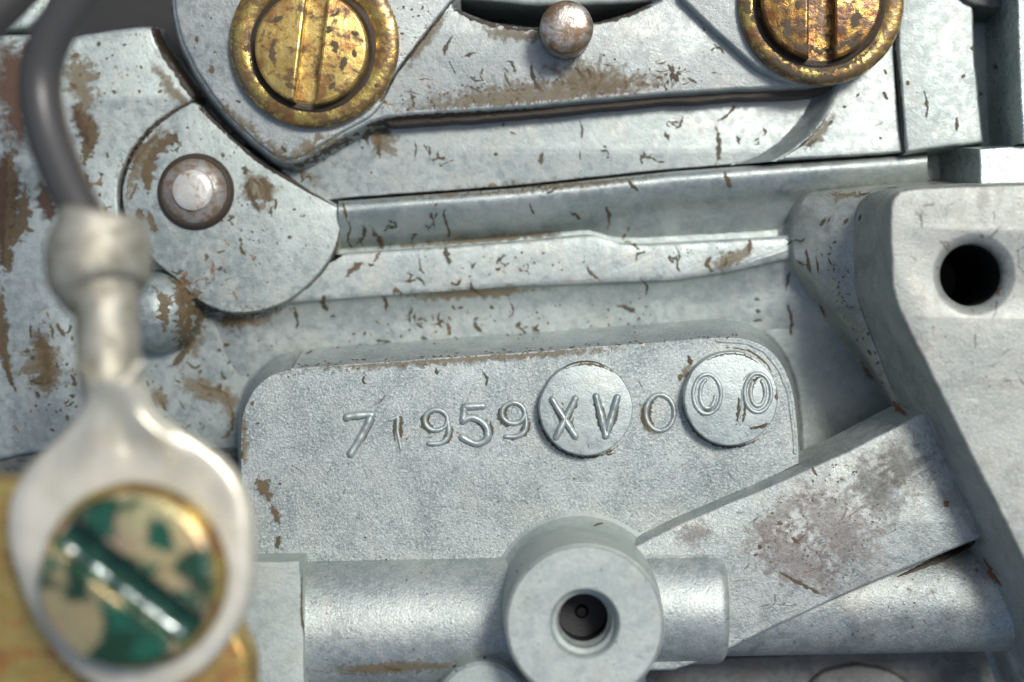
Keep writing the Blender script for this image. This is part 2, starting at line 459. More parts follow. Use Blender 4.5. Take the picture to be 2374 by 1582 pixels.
build('domed_boss', MB().lathe((dome.x, dome.y), [(0.02,-1.15),(0.30,-1.18),(0.55,-1.30),(0.78,-1.52),(0.92,-1.80),(0.98,-2.15),(1.05,-2.5)], 48), 'left', body, target=True)

# number pad
pad_top = [(562,1330),(560,1200),(558,1010),(566,950),(588,905),(625,872),(672,856),(720,851),(1190,818),(1560,790),(1665,782),(1730,786),(1780,808),(1815,848),(1838,905),(1848,980),(1853,1060)]
pad_low = [(1853,1075),(1760,1120),(1640,1172),(1560,1205),(1512,1232),(1470,1270),(1470,1500),(600,1500),(562,1400)]
pad_o = catmull(pad_top, False, 4) + pad_low
pad = build('number_pad', MB().prism(pad_o, 0.0, -2.5, 0.42, 0.035, 4, wob=1.0, step=8, foot=0.25), 'pad', body, target=True)
# low ridge round the boss and along the foot of the pad
def arc(cu, cv, r, a0, a1, n=20): return circ(cu, cv, r, n, math.radians(a0), math.radians(a1))
DIG_H = 0.045
def digit(paths, width, h=DIG_H, z=0.0, parent=pad, name='digit', mat='disc'):
    mb = MB()
    for p in paths:
        closed = isinstance(p, dict)
        mb.stroke(p['p'] if closed else p, z, width, h, closed)
    return build(name, mb, mat, parent, sharp=60)
digit([[(804,968),(812,965),(856,961),(862,962)], [(862,962),(852,985),(832,1020),(813,1052)]], 19, 0.12)
digit([[(905,974),(922,967),(921,1000),(929,1041)]], 9, 0.045)
nine = lambda cu, cv: [{'p': circ(cu, cv, 27, 28, ry=24)}, catmull([(cu+28, cv+4),(cu+30, cv+22),(cu+26, cv+42),(cu+8, cv+54),(cu-17, cv+54)], False, 4)]
digit(nine(1011,974), 13, 0.09)
digit([[(1120,941),(1077,943),(1074,974)], catmull([(1074,976),(1090,968),(1112,974),(1130,994),(1128,1018),(1104,1029),(1072,1014)], False, 4)], 18, 0.12)
digit(nine(1190,958), 13, 0.09)
digit([{'p': circ(1530,957,33,32, ry=42)}], 13, 0.09)

def disc(cu, cv, r):
    return build('embossed_disc', MB().prism(circ(cu, cv, r, 72), 0.40, -0.05, 0.03, 0.03, 4, wob=1.6, step=7), 'disc', body, target=True)
d1 = disc(1359, 948, 108); d1['label'] = 'round raised disc with the letters X V'
d2 = disc(1695, 924, 109); d2['label'] = 'round raised disc with two worn zeros'
digit([[(1281,926),(1308,970),(1334,1011)], [(1334,924),(1312,968),(1290,1013)]], 17, 0.12, 0.40, d1, 'letter', 'disc')
digit([[(1382,919),(1405,1011)], [(1431,921),(1405,1011)]], 17, 0.12, 0.40, d1, 'letter', 'disc')
digit([{'p': circ(1639,914,32,36, ry=46)}, circ(1640,914,18,24,0.2,4.4, ry=33)], 11, 0.06, 0.40, d2, 'digit')
digit([{'p': circ(1757,911,31,36, ry=45)}, circ(1757,910,17,26,-1.0,3.9, ry=31)], 11, 0.06, 0.40, d2, 'digit')
digit([[(1724,880),(1735,868),(1748,862)], [(1720,904),(1719,950),(1712,975),(1716,985)], [(1738,990),(1762,986),(1780,978)]], 5, 0.025, 0.40, d2, 'scratch_burr')
# raised lip that follows the pad's top right corner
build('pad_lip', MB().stroke([(1662,790),(1730,795),(1772,815),(1805,855),(1828,910),(1838,985),(1843,1050)], 0.0, 10, 0.035), 'pad', pad)

# horizontal passage tube, the block at its left end, rib and boss
def xtube(u0, u1, v0, v1, zc, r, end=True):
    a, b = P(u0, v0, zc), P(u1, v1, zc); n = 28
    pts = [a.lerp(b, i/n) for i in range(n+1)]; rr = [r]*(n+1)
    if end:
        t = (b-a).normalized()
        for s, q in ((0.10, 0.985), (0.18, 0.95), (0.24, 0.88), (0.26, 0.80), (0.27, 0.4), (0.27, 0.02)):
            pts.append(b + t*s); rr.append(r*q)
    return MB().tube(pts, rr, 48)
build('passage_tube', xtube(690, 1330, 1452, 1440, -0.42, 1.62, False), 'tube', body, target=True)
build('passage_tube', xtube(1330, 1652, 1408, 1402, -0.12, 1.36), 'tube', body, target=True)
build('tube_end_block', MB().prism([(500,1304),(694,1302),(702,1420),(712,1900),(500,1900)], 1.45, -1.2, 0.03, 0.03), 'boss', body, target=True)
rib_o = [(1440,1282),(1574,1214),(1760,1136),(1958,1050),(2190,930),(2340,1215),(2270,1250),(2100,1320),(1928,1394),(1780,1462),(1650,1526),(1560,1556),(1440,1556)]
build('rib', MB().prism(rib_o, 0.55, -0.9, 0.26, 0.07, 3, wob=1.6, step=10), 'rib', body, target=True)
build('passage_tube', xtube(1560, 2420, 1392, 1376, -1.15, 1.34, False), 'rib', body, target=True)
bc = P(1356, 1446, 3.0); ru = 1.85*37/40
mb = MB().lathe((bc.x, bc.y), [(ru-0.04,3.0),(ru-0.012,2.988),(ru,2.95),(ru+0.05,2.0),(ru+0.12,0.8),(ru+0.16,0.42),(ru+0.21,0.22),(ru+0.30,0.06),(ru+0.42,-0.02),(ru+0.43,-0.3)], 80, cap0=False)
mb.lathe((bc.x, bc.y), [(ru-0.06,3.0),(0.76,3.0),(0.70,2.90),(0.70,2.72),(0.60,2.66),(0.58,2.44)], 80, cap0=False)
boss = build('boss', mb, 'boss', body, sharp=20, target=True)
build('thread', MB().lathe((bc.x, bc.y), [(0.58,2.45),(0.61,2.40),(0.545,2.33),(0.61,2.26),(0.545,2.19),(0.61,2.12),(0.545,2.05),(0.61,1.98),(0.56,1.92)], 48, cap0=False), 'tube', boss, sharp=20)
build('bore', MB().lathe((bc.x, bc.y), [(0.56,1.93),(0.56,1.85),(0.55,1.36),(0.16,1.34),(0.10,1.42),(0.02,1.44)], 48, cap0=False), 'bore', boss)
bb = P(1118, 1646, 1.6)
build('small_boss', MB().lathe((bb.x, bb.y), [(0.6,1.6),(0.98,1.58),(1.06,1.5),(1.12,0.5),(1.2,-0.8)], 64), 'boss', body, target=True)
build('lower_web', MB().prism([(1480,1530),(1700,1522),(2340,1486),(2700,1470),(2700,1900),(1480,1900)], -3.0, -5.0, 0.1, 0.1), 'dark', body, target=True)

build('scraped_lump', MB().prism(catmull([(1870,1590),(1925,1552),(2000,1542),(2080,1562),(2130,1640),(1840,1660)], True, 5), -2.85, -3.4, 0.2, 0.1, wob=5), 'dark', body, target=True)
# drilled block on the right
r0 = [(2500,424),(2300,429),(2118,438),(2078,452),(2064,494),(2067,600),(2075,693),(2150,850),(2254,1060),(2374,1300),(2520,1600)]
r1 = [(2500,420),(2200,426),(2050,440),(1996,466),(1980,520),(1980,620),(1988,690),(2050,850),(2137,1060),(2245,1295),(2380,1590)]
r3 = [(2500,410),(2130,420),(1930,440),(1848,462),(1822,520),(1824,600),(1850,652),(1948,780),(2086,958),(2195,1210),(2330,1590)]
r2 = [(a*0.45+c*0.55, b*0.45+d*0.55) for (a, b), (c, d) in zip(r1, r3)]
r2[2:7] = [(1930,441),(1868,460),(1846,518),(1844,606),(1884,668)]
sm = lambda r: catmull(r, False, 5)
r4 = [(a-(46 if 2 < i < 6 else 16) if a < 2400 else a, b+8 if i > 4 else b-4) for i, (a, b) in enumerate(r3)]
mb = MB()
face0 = sm(r0)
r1, r2, r3, r4 = sm(r1), sm(r2), sm(r3), sm(r4)
mb.loft([row(face0, 2.2), row(r1, -0.70)], 160, 1)
mb.loft([row(r1, -0.70), [(a-10 if a < 2400 else a, b) for a, b in r1] and row([(a-12 if a < 2400 else a, b+3) for a, b in r1], -0.78), row(r2, -1.62), row(r3, -2.36), row(r4, -2.52)], 160, 2)
face = catmull(r0, False, 6) + [(2600,1600),(2600,424)]
mb.prism(face, 2.22, 1.2, 0.0, 0.07, 4, holes=[(2259,637,[(98,0.0),(92,0.03),(76,0.22),(73,0.30),(72,0.42)])], wob=1.0)
blk = build('drilled_block', mb, 'block', body, target=True)
hc = P(2259, 637, 2.22)
rb = 0.72*(D-2.22)/D
build('bore', MB().lathe((hc.x, hc.y), [(rb,1.82),(rb-0.01,-2.0),(0.02,-2.2)], 48, cap0=False), 'bore', blk)

# ------------------------------------------------------------------ upper casting: pocket, corner panel, housing on the right
upper = thing('upper_casting', 'upper grey casting above the thin seam, with its long shallow pocket', 'casting', P(1400, 350, -3))
seam = [(660,474),(795,460),(1190,431),(1390,410),(1560,392),(1800,374),(2097,353)]
build('pocket_floor', MB().prism([(640,250),(2090,120)] + seam[::-1], -1.9, -3.2, 0.02, 0.03, wob=1.0), 'rail', upper, target=True)
pk = catmull([(1795,372),(1840,345),(1890,300),(1922,250),(1940,200)], False, 5)
pts_a = [(1690,383),(1748,364),(1796,332),(1840,287),(1868,245),(1886,190)]
pts_b = [(1800,374),(1842,348),(1884,312),(1914,275),(1936,240),(1950,186)]
mix = lambda t: [(a+(c-a)*t, b+(d-b)*t) for (a, b), (c, d) in zip(pts_a, pts_b)]
mb = MB()
mb.loft([row(mix(0.0), -1.902), row(mix(0.15), -1.88), row(mix(0.5), -1.66), row(mix(0.8), -1.38), row(mix(1.0), -1.322)], 40, 4)
build('pocket_fillet', mb, 'rail', upper, target=True)
build('corner_panel', MB().prism([(1800,372),(1862,335),(1900,292),(1928,245),(1946,190),(1980,90),(2072,80),(2080,220),(2095,353)], -1.33, -3.0, 0.03, 0.05, wob=1.2), 'rail', upper, target=True)

housing = thing('side_housing', 'grey housing with a dark recess in the top right corner beside the vertical seam', 'housing', P(2200, 150, -3))
build('housing_face', MB().prism([(2084,-120),(2250,-120),(2262,150),(2282,330),(2102,354),(2092,240),(2082,110)], -1.05, -3.0, 0.1, 0.07), 'rail', housing, target=True)
build('recess_floor', MB().prism([(2200,-120),(2420,-120),(2420,360),(2240,360)], -2.3, -3.2, 0.05, 0.05), 'web', housing, target=True)
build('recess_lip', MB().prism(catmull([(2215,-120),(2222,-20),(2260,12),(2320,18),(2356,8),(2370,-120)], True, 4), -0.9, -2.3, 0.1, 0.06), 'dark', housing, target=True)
edge = tag(build('flange_edge', MB().prism([(2352,-140),(2520,-140),(2520,330),(2370,330),(2362,150)], 0.3, -3.0, 0.03, 0.06), 'bright', target=True), 'bright vertical metal edge cut off by the right border, above the drilled block', 'flange')
tab = tag(build('machined_tab', MB().prism([(2270,344),(2520,330),(2520,440),(2272,440)], -0.05, -2.6, 0.35, 0.05), 'bright', target=True), 'shiny scratched machined tab just above the drilled block', 'tab')

# ------------------------------------------------------------------ cover plate under the two brass screws
cover = thing('cover_plate', 'grey cover plate clamped by the two brass screws, brown grime along its lower edge', 'cover plate', P(1300, 120, -2))
co = catmull([(400,-80),(402,40),(440,150),(520,262),(595,338),(645,372),(690,378),(745,348),(805,314),(862,284)], False, 4) + \
     [(900,272),(1200,250),(1574,216),(1880,200),(1960,180),(2040,130),(2066,60),(2070,-80),(1540,-80)] + \
     catmull([(1532,0),(1480,24),(1400,48),(1320,62),(1210,62),(1120,46),(1050,18)], False, 4) + [(1045,-80)]
build('plate', MB().prism(co, -1.12, -2.1, 0.16, 0.08, wob=2.0), 'strap', cover, target=True)
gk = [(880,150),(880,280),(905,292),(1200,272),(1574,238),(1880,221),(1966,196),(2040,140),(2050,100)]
build('gasket_shadow', MB().prism(gk, -1.40, -2.02, 0.03, 0.03, wob=3.0), 'grime_shade', cover, target=True)  # dark gasket strip, widened downward to draw the plate's shadow line
lug1 = catmull([(404,-80),(408,36),(446,146),(526,258),(600,332),(645,362),(688,366),(742,338),(800,304),(856,274),(890,238)], False, 4) + [(922,166),(1000,62),(1056,-8),(1060,-80)]
build('screw_lug', MB().prism(lug1, -1.04, -1.25, 0.10, 0.07, wob=2.0), 'strap', cover, target=True)
lug2 = [(1560,-80),(1580,-6)] + catmull([(1580,-6),(1640,52),(1710,118),(1770,165),(1840,188),(1920,190),(1990,168),(2040,120),(2062,50),(2066,-80)], False, 4)[1:]
build('screw_lug', MB().prism(lug2, -0.78, -1.3, 0.05, 0.06, wob=2.0), 'strap', cover, target=True)
# casting seen through the gap above the plate
back = tag(build('rear_casting', MB().prism([(396,-200),(1800,-200),(1560,4),(1240,14),(1130,2),(900,-10),(560,-20),(490,22),(396,18)], -2.1, -4.0, 0.2, 0.1, wob=3), 'web', target=True), 'shadowed casting peeping through the gap behind the small round pin', 'casting')
tl = tag(build('corner_casting', MB().prism([(-200,-200),(150,-200),(115,40),(60,66),(-200,70)], -2.2, -4.0, 0.2, 0.1, wob=3), 'bright', target=True), 'pale casting glimpsed between the two wires in the top left corner', 'casting')

# ------------------------------------------------------------------ brass screws and washers
def screw_head(c, r, zt, depth, ang, hw, mat, cham=0.08):
    """slotted head: two half-moon lands on a round base"""
    mb = MB(); zs = zt-depth
    mb.lathe((c.x, c.y), [(r, zs), (r+0.01, zs-0.25), (r, zs-0.5)], 64)
    for sgn in (1, -1):
        a0 = math.asin(hw/r)
        pts = [Vector((r*math.cos(a), sgn*r*math.sin(a))) for a in [a0+(math.pi-2*a0)*i/36 for i in range(37)]]
        if sgn < 0: pts.reverse()
        R = lambda p: Vector((c.x+p.x*math.cos(ang)-p.y*math.sin(ang), c.y+p.x*math.sin(ang)+p.y*math.cos(ang)))
        poly = [R(p) for p in pts]
        A = sum(poly[i-1].x*poly[i].y - poly[i].x*poly[i-1].y for i in range(len(poly)))
        if A < 0: poly.reverse()
        rg = []
        for i in range(5):
            a = i/4*math.pi/2
            rg.append([Vector((p.x, p.y, zt-cham+cham*math.cos(a))) for p in offset(poly, -cham+cham*math.sin(a))])
        rg.append([Vector((p.x, p.y, zs-0.02)) for p in poly])
        mb.rings(rg, cap0=True)
    return mb
def dished_washer(c, zb, ro, ri, mb=None):
    return MB().lathe((c.x, c.y), [(ri, zb+0.05), (ri+0.03, zb+0.20), (ri+0.12, zb+0.26), (ri+0.22, zb+0.32), (ro-0.12, zb+0.33), (ro-0.04, zb+0.29), (ro, zb+0.20), (ro, zb)], 80, cap0=False)
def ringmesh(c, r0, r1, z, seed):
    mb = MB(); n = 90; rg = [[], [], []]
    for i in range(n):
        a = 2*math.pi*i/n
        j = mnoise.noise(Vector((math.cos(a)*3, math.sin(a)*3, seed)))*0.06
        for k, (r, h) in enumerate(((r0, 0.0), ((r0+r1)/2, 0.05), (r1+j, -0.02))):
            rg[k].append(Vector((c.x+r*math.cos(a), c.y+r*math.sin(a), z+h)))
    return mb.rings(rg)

def fixing(cu, cv, zb, ro, rh, hu, hv, ang, hw, wl, sl, gw, gs, seed, hm='gold'):
    c = P(cu, cv, zb+0.3); kz = (D-zb)/D
    wsh = build('washer', dished_washer(c, zb, ro*kz, 1.28), 'gold2', target=True)
    tag(wsh, wl, 'washer', gw)
    h = P(hu, hv, zb+0.6)
    t = thing('slotted_screw', sl, 'screw', (h.x, h.y, zb), gs)
    build('head', screw_head(h, rh*kz, zb+0.72, 0.46, ang, hw, hm), hm, t, target=True)
    build('grime', ringmesh(h, rh*kz-0.02, rh*kz+0.20, zb+0.31, seed), 'grime_shade', t)
fixing(727, 98, -1.0, 1.96, 1.29, 722, 112, math.radians(90-6.5), 0.235,
       'round gold washer under the brass screw at upper left', 'tarnished brass slotted screw left of the small round pin, slot tilted', 'washers under the brass screws', 'brass screws of the cover plate', 1.0)
fixing(1906, 3, -0.78, 1.91, 1.38, 1903, 0, math.radians(90), 0.29,
       'dark stained gold washer under the brass screw at upper right', 'glossy brown gold slotted screw right of the small round pin, cut by top border', 'washers under the brass screws', 'brass screws of the cover plate', 5.0, 'gold_dark')

# ------------------------------------------------------------------ small pins
pc = P(1314, 62, 0.0)
mb = MB().lathe((pc.x, pc.y), [(0.02,0.13),(0.25,0.125),(0.45,0.10),(0.55,0.06),(0.61,-0.01),(0.63,-0.2),(0.60,-1.0),(0.60,-2.6)], 48)
tag(build('round_pin', mb, 'steel'), 'small round worn steel pin with brown stains, standing between the two brass screws', 'pin')
qc = P(446, 441, -1.2)
plug = thing('plug', 'shiny round plug with a dark ring, set in the round plate', 'plug', (qc.x, qc.y, -1.5))
build('plug_head', MB().lathe((qc.x, qc.y), [(0.02,-1.16),(0.30,-1.165),(0.42,-1.18),(0.48,-1.22),(0.50,-1.30)], 56), 'ball', plug)
build('plug_rim', MB().lathe((qc.x, qc.y), [(0.50,-1.29),(0.56,-1.31),(0.66,-1.36),(0.76,-1.44),(0.80,-1.52),(0.80,-1.9)], 56, cap0=False), 'rim', plug)
build('dark_ring', MB().lathe((qc.x, qc.y), [(0.78,-1.50),(0.81,-1.48),(0.86,-1.50),(0.91,-1.57),(0.94,-1.70)], 56, cap0=False), 'grime_shade', plug)

# ------------------------------------------------------------------ wire lead with ring terminal, its screw and bracket
lead = thing('wire_lead', 'thick grey wire crimped in a large out of focus ring terminal', 'wire', P(290, 1320, 8.4))
wp = catmull([(330,-190,7.4),(225,-70,7.3),(160,20,7.2),(118,90,7.1),(96,165,7.0),(95,235,7.0),(112,315,7.1),(147,410,7.3),(190,500,7.5),(225,570,7.6)], False, 6)
build('cable', MB().tube([P(*q) for q in wp], 0.50*0.82, 28), 'rubber', lead)
tp = [(240,492,7.7,90,1),(239,500,7.7,102,1),(236,530,7.7,108,1),(232,562,7.7,119,1),(228,590,7.7,123,1),(229,630,7.75,122,1),(234,662,7.8,114,1),(238,684,7.85,98,1),(242,696,7.9,80,1),(246,716,7.95,75,1),
      (249,780,8.0,75,.95),(252,850,8.1,75,.9),(254,885,8.2,72,.85),(258,925,8.25,70,.7),(262,965,8.3,70,.4)]
tq = catmull(tp, False, 3)
term = build('ring_terminal', MB().tube([P(a, b, c) for a, b, c, r, f in tq], [r/100*(D-c)/D for a, b, c, r, f in tq], 36, [q[4] for q in tq]), 'tin', lead)
ton = [(885,184,322),(915,192,338),(940,192,350),(965,180,372),(990,160,408),(1015,134,446),(1040,106,484),(1070,76,522),(1110,48,556),(1160,26,578),(1220,20,588),(1280,26,590),(1340,44,587),(1400,66,576),(1450,92,556),(1500,124,522),(1540,156,486),(1575,200,440),(1598,250,390),(1610,300,330)]
tn = catmull([(v, a, b) for v, a, b in ton], False, 4)
rg = []
for v, a, b in tn:
    crown = 0.50*max(0.0, min(1.0, (1040-v)/150.0))**1.5
    lobe = 0.15*math.exp(-((v-1005)/48.0)**2)
    top, bot = [], []
    for k in range(41):
        t = -1+2*k/40
        z = 8.62 + crown*math.sqrt(max(0.0, 1-t*t)) + lobe*math.exp(-((abs(t)-0.52)/0.24)**2) - 0.06*math.exp(-(t/0.10)**2)*lobe/0.15
        z -= 0.16*(1-math.sqrt(max(0.0, 1-max(0.0, (abs(t)-0.86)/0.14)**2)))
        top.append(P((a+b)/2+(b-a)/2*t, v, z))
    for k in range(9):
        t = 1-2*k/8
        q = P((a+b)/2+(b-a)/2*t, v, 8.62); q.z = 8.25 if 0 < k < 8 else 8.36
        bot.append(q)
    rg.append(top+bot)
build('tongue', MB().rings(rg, True, True, True), 'tin2', term, sharp=50)
vv = catmull([(188,850,8.62),(215,880,8.80),(250,905,8.86),(290,885,8.80),(322,845,8.6)], False, 6)
build('crimp_lip', MB().tube([P(*q) for q in vv], 0.15, 14), 'tin', term)
ts = P(296, 1345, 9.4)
tscrew = thing('slotted_screw', 'large blurred slotted screw with green and gold tinted head holding the ring terminal', 'screw', (ts.x, ts.y, 8.7))
kz = (D-9.4)/D
build('flange', MB().lathe((ts.x, ts.y), [(1.9*kz,8.98),(2.12*kz,8.98),(2.20*kz,8.90),(2.20*kz,8.75)], 72, cap0=True), 'gold2', tscrew)
sa = math.radians(-37.5); dx = Vector((math.cos(sa), math.sin(sa), 0)); dn = Vector((-math.sin(sa), math.cos(sa), 0)); c0 = Vector((ts.x, ts.y, 0))
build('slot_floor', MB().add([c0+dx*a*1.46+dn*b*0.33+Vector((0,0,9.095)) for a, b in ((-1,-1),(1,-1),(1,1),(-1,1))], [(0,1,2,3)]), 'slot', tscrew)  # dark green colour also stands for the slot wall's shadow
build('slot_glint', MB().tube([c0+dx*(-1.25+2.6*i/30)-dn*0.235+Vector((0,0,9.16+0.02*math.sin(i*1.3))) for i in range(31)], [max(0.012, 0.060+0.012*math.sin(i*0.9+1)-(0.06 if i in (4, 5, 6, 12, 13) else 0)) for i in range(31)], 14), 'glint', tscrew)  # pale rod added along the slot, gapped to draw a broken glint
build('head', screw_head(ts, 2.0*kz, 9.6, 0.52, math.radians(-37.5), 0.335, 'tgold', 0.05), 'tgold', tscrew, target=True)
brk = tag(build('terminal_bracket', MB().prism([(-260,1118),(52,1116),(300,1140),(500,1220),(520,1400),(576,1520),(590,1800),(-260,1800)], 7.6, 7.0, 0.1, 0.15, wob=2), 'brass'), 'yellow plated bracket showing behind the ring terminal in the lower left', 'bracket')
w2 = catmull([(-220,210,6.0),(-90,100,6.0),(-10,30,6.0),(60,-40,6.0),(160,-140,6.0)], False, 6)
tag(build('wire', MB().tube([P(*q) for q in w2], 0.42, 24), 'rubber'), 'short piece of dark wire crossing the extreme top left corner', 'wire')

# ------------------------------------------------------------------ grime and some drawn shade on the castings, placed by looking down at them
allv, allf, own = [], [], []
for v, f, r in TARGETS:
    o = len(allv); allv += v
    for q in f: allf.append(tuple(i+o for i in q)); own.append(r)
bvh = BVHTree.FromPolygons(allv, allf)
EYE = Vector((0, 0, D))
def hit(u, v):
    d = (P(u, v, 0.0)-EYE).normalized()
    loc, nor, idx, dist = bvh.ray_cast(EYE, d)
    if loc is None: return None
    if nor.dot(d) > 0: nor = -nor
    return loc, nor, own[idx]
GR = {}
def put(grid, mat, tol=0.22):
    """grid: rows of (u, v, lift); skipped where it would bridge a depth step"""
    hs = [[hit(q[0], q[1]) for q in r] for r in grid]
    ref = hs[len(hs)//2][len(hs[0])//2]
    if ref is None: return
    mb = GR.setdefault((ref[2].name, mat), (ref[2], MB()))[1]
    idx = {}
    vs, fs, cs = [], [], []
    for i, r in enumerate(grid):
        for j, (u, v, l, c) in enumerate(r):
            h = hs[i][j]
            if h is None: continue
            idx[i, j] = len(vs); vs.append(h[0] + h[1]*l); cs.append(c)
    for i in range(len(grid)-1):
        for j in range(len(grid[0])-1):
            k = [(i, j), (i+1, j), (i+1, j+1), (i, j+1)]
            if all(q in idx for q in k):
                zs = [vs[idx[q]].z for q in k]
                if max(zs)-min(zs) < tol: fs.append(tuple(idx[q] for q in k))
    mb.add(vs, fs); mb.c += cs
def streak(pts, w=8.0, mat='grime', lift=0.022, rag=0.45, tol=0.22):
    p3 = [(*(q[:2]), q[2] if len(q) > 2 else w) for q in pts]
    if len(p3) == 1:
        u, v, ww = p3[0]; a = rnd.uniform(0, 6.28); dd = ww*0.55
        p3 = [(u-dd*math.cos(a), v-dd*math.sin(a), ww), (u, v, ww*1.2), (u+dd*math.cos(a), v+dd*math.sin(a), ww*0.8)]
    sm = catmull(p3, False, max(3, 1+int(sum((Vector(p3[i][:2])-Vector(p3[i-1][:2])).length for i in range(1, len(p3)))/max(1, len(p3)-1)/5)))
    seed = rnd.uniform(0, 100); n = len(sm); grid = []
    for i, (u, v, ww) in enumerate(sm):
        a = sm[max(i-1, 0)]; b = sm[min(i+1, n-1)]
        t = Vector((b[0]-a[0], b[1]-a[1])); t = t.normalized() if t.length > 1e-6 else Vector((1, 0))
        s = Vector((-t.y, t.x))
        end = math.sin(math.pi*min(1.0, max(0.04, (i+0.25)/(n-0.5))))**0.45
        l = ww*0.5*end*(1+rag*mnoise.noise(Vector((seed, i*0.55, 0)))*1.6)
        r = ww*0.5*end*(1+rag*mnoise.noise(Vector((seed, i*0.55, 9)))*1.6)
        sh = rag*ww*0.35*mnoise.noise(Vector((seed, i*0.4, 20)))
        cu, cv = u+s.x*sh, v+s.y*sh
        if mat == 'grime_shade':
            grid.append([(cu+s.x*l, cv+s.y*l, 0.004, 1), (cu+s.x*l*0.5, cv+s.y*l*0.5, lift*0.9, 1), (cu, cv, lift, 1), (cu-s.x*r*0.5, cv-s.y*r*0.5, lift*0.9, 1), (cu-s.x*r, cv-s.y*r, 0.004, 1)])
        else:
            e = min(1.0, 2.6*min(i+0.0, n-1-i)/max(3.0, n-1.0) + (0.25 if n < 6 and 0 < i < n-1 else 0))
            l = max(l, ww*0.3)*1.55; r = max(r, ww*0.3)*1.55
            grid.append([(cu+s.x*l*k, cv+s.y*l*k, 0.006+0.008*(1-k), e*(1-k)) for k in (1, 0.66, 0.33)] + [(cu, cv, 0.014, e)] +
                        [(cu-s.x*r*k, cv-s.y*r*k, 0.006+0.008*(1-k), e*(1-k)) for k in (0.33, 0.66, 1)])
    put(grid, mat, 1.6 if mat == 'grime_shade' else tol)
def many(lst, mat='grime', k=1.15):
    for item in lst:
        *pts, w_ = item
        streak(pts, w_*k, 'vein' if mat == 'grime' and w_ < 16 and rnd.random() < 0.6 else mat)
def scatter(poly, n, wmin, wmax, lmin, lmax, ang=None, spread=0.6, mat='grime', seed=1):
    r = random.Random(seed); us = [q[0] for q in poly]; vs_ = [q[1] for q in poly]; done = 0
    for _ in range(n*12):
        if done >= n: break
        u, v = r.uniform(min(us), max(us)), r.uniform(min(vs_), max(vs_))
        ins = False; j = len(poly)-1
        for i in range(len(poly)):
            if (poly[i][1] > v) != (poly[j][1] > v) and u < (poly[j][0]-poly[i][0])*(v-poly[i][1])/(poly[j][1]-poly[i][1])+poly[i][0]: ins = not ins
            j = i
        if not ins: continue
        done += 1
        a = r.uniform(0, math.pi) if ang is None else math.radians(ang)+r.gauss(0, spread)
        l = r.uniform(lmin, lmax); b = a+r.gauss(0, 0.5)
        streak([(u-l*0.5*math.cos(a), v-l*0.5*math.sin(a)), (u, v), (u+l*0.5*math.cos(b), v+l*0.5*math.sin(b))], r.uniform(wmin, wmax), mat, rag=0.7)

# long dirt lines in the seams
streak([(352,-10,44),(358,60,34),(378,112,30),(420,172,30),(458,226,28),(500,276,22),(556,330,20),(612,378,18),(660,408,16),(715,444,10),(785,482,7)], 20, 'grime_shade', rag=0.15)
streak([(455,232,9),(400,262,10),(348,302,12),(306,362,10),(284,430,6),(278,500,5)], 9, 'grime_shade', rag=0.5)
streak([(792,463,9),(900,455,7),(1100,440,7),(1250,429,9),(1390,412,6),(1560,395,4)], 7, 'grime_shade', rag=0.5)
streak([(1560,395),(1800,377),(2095,357)], 4, 'grime_shade', rag=0.5)
streak([(2076,118,4),(2084,200,9),(2091,280,8),(2097,356,5)], 7, 'grime_shade', rag=0.4)
streak([(1052,0,6),(1000,66,8),(960,118,8),(920,170,7),(885,235,6)], 7, 'grime_shade', rag=0.4)
streak([(460,688,6),(490,714,9),(540,728,9),(610,722,12),(690,690,10)], 9, 'grime', rag=0.5)
streak([(690,690),(740,640),(775,585),(792,500)], 5, 'grime', rag=0.6)
streak([(495,748,20),(540,742,30),(600,742,18)], 26, 'grime', rag=0.6)
streak([(792,462,8),(800,490,7),(806,520,9)], 7, 'grime')
streak([(850,512),(868,540),(884,562),(876,592),(864,612)], 13, 'grime', rag=0.6)
streak([(797,648),(822,622),(846,606)], 15, 'grime', rag=0.7)
streak([(372,628,30),(418,665,58),(436,730,64),(424,790,50),(395,824,24)], 34, 'grime', rag=0.5, tol=0.8)
streak([(352,648,12),(372,690,26),(384,740,26),(376,790,14)], 10, 'grime', rag=0.9, tol=0.8)
many([((300,400),(318,370),(345,335),(380,300),14),((345,480),(352,520),(370,545),16),((366,330),(350,375),(342,420),(348,470),26),((590,400),(575,430),(590,470),(605,500),14),((560,385),(580,400),10),((620,430),(625,470),9),
 ((95,770),(100,830),(108,890),16),((60,880),(100,890),(130,875),14),((30,330),(20,420),(30,500),30),((12,560),(20,640),24),((180,250),(205,300),(212,360),30),((60,400),(50,520),(10,560),34),((90,740),(96,800),(112,870),(104,900),30),((20,720),(10,800),(30,900),16),((400,640),(440,690),(446,760),(420,820),44),((330,520),(320,480),16),((600,395),(618,440),(612,480),24),((420,330),(400,318),(372,345),(350,380),22)])
many([((1975,1050),(2015,1110),(2050,1160),(2090,1235),95),((2060,1010),(2090,1080),(2140,1160),80)], 'soot', 1.0)  # thin dark smear over the upper end of the rib
many([((1750,1240),(1830,1290),(1960,1380),110),((1850,1150),(1930,1220),(2040,1330),150),((1700,1300),(1800,1200),(1900,1120),60),((1560,1250),(1660,1230),40)], 'pink', 1.0)
streak([(2080,1338,6),(2170,1300,16),(2262,1256,20)], 16, 'grime_shade', rag=0.3)  # dark streak draws the shadow gap below the rib
many([((135,1262),(185,1215),(240,1235),(262,1292),62),((345,1290),(372,1240),(405,1222),52),((325,1300),(352,1342),34),((210,1420),(262,1402),(305,1435),(335,1495),62),((290,1470),(350,1512),(400,1515),44),((105,1290),(122,1330),50),((470,1280),(484,1345),26),((425,1405),(450,1375),32)], 'green', 1.9)
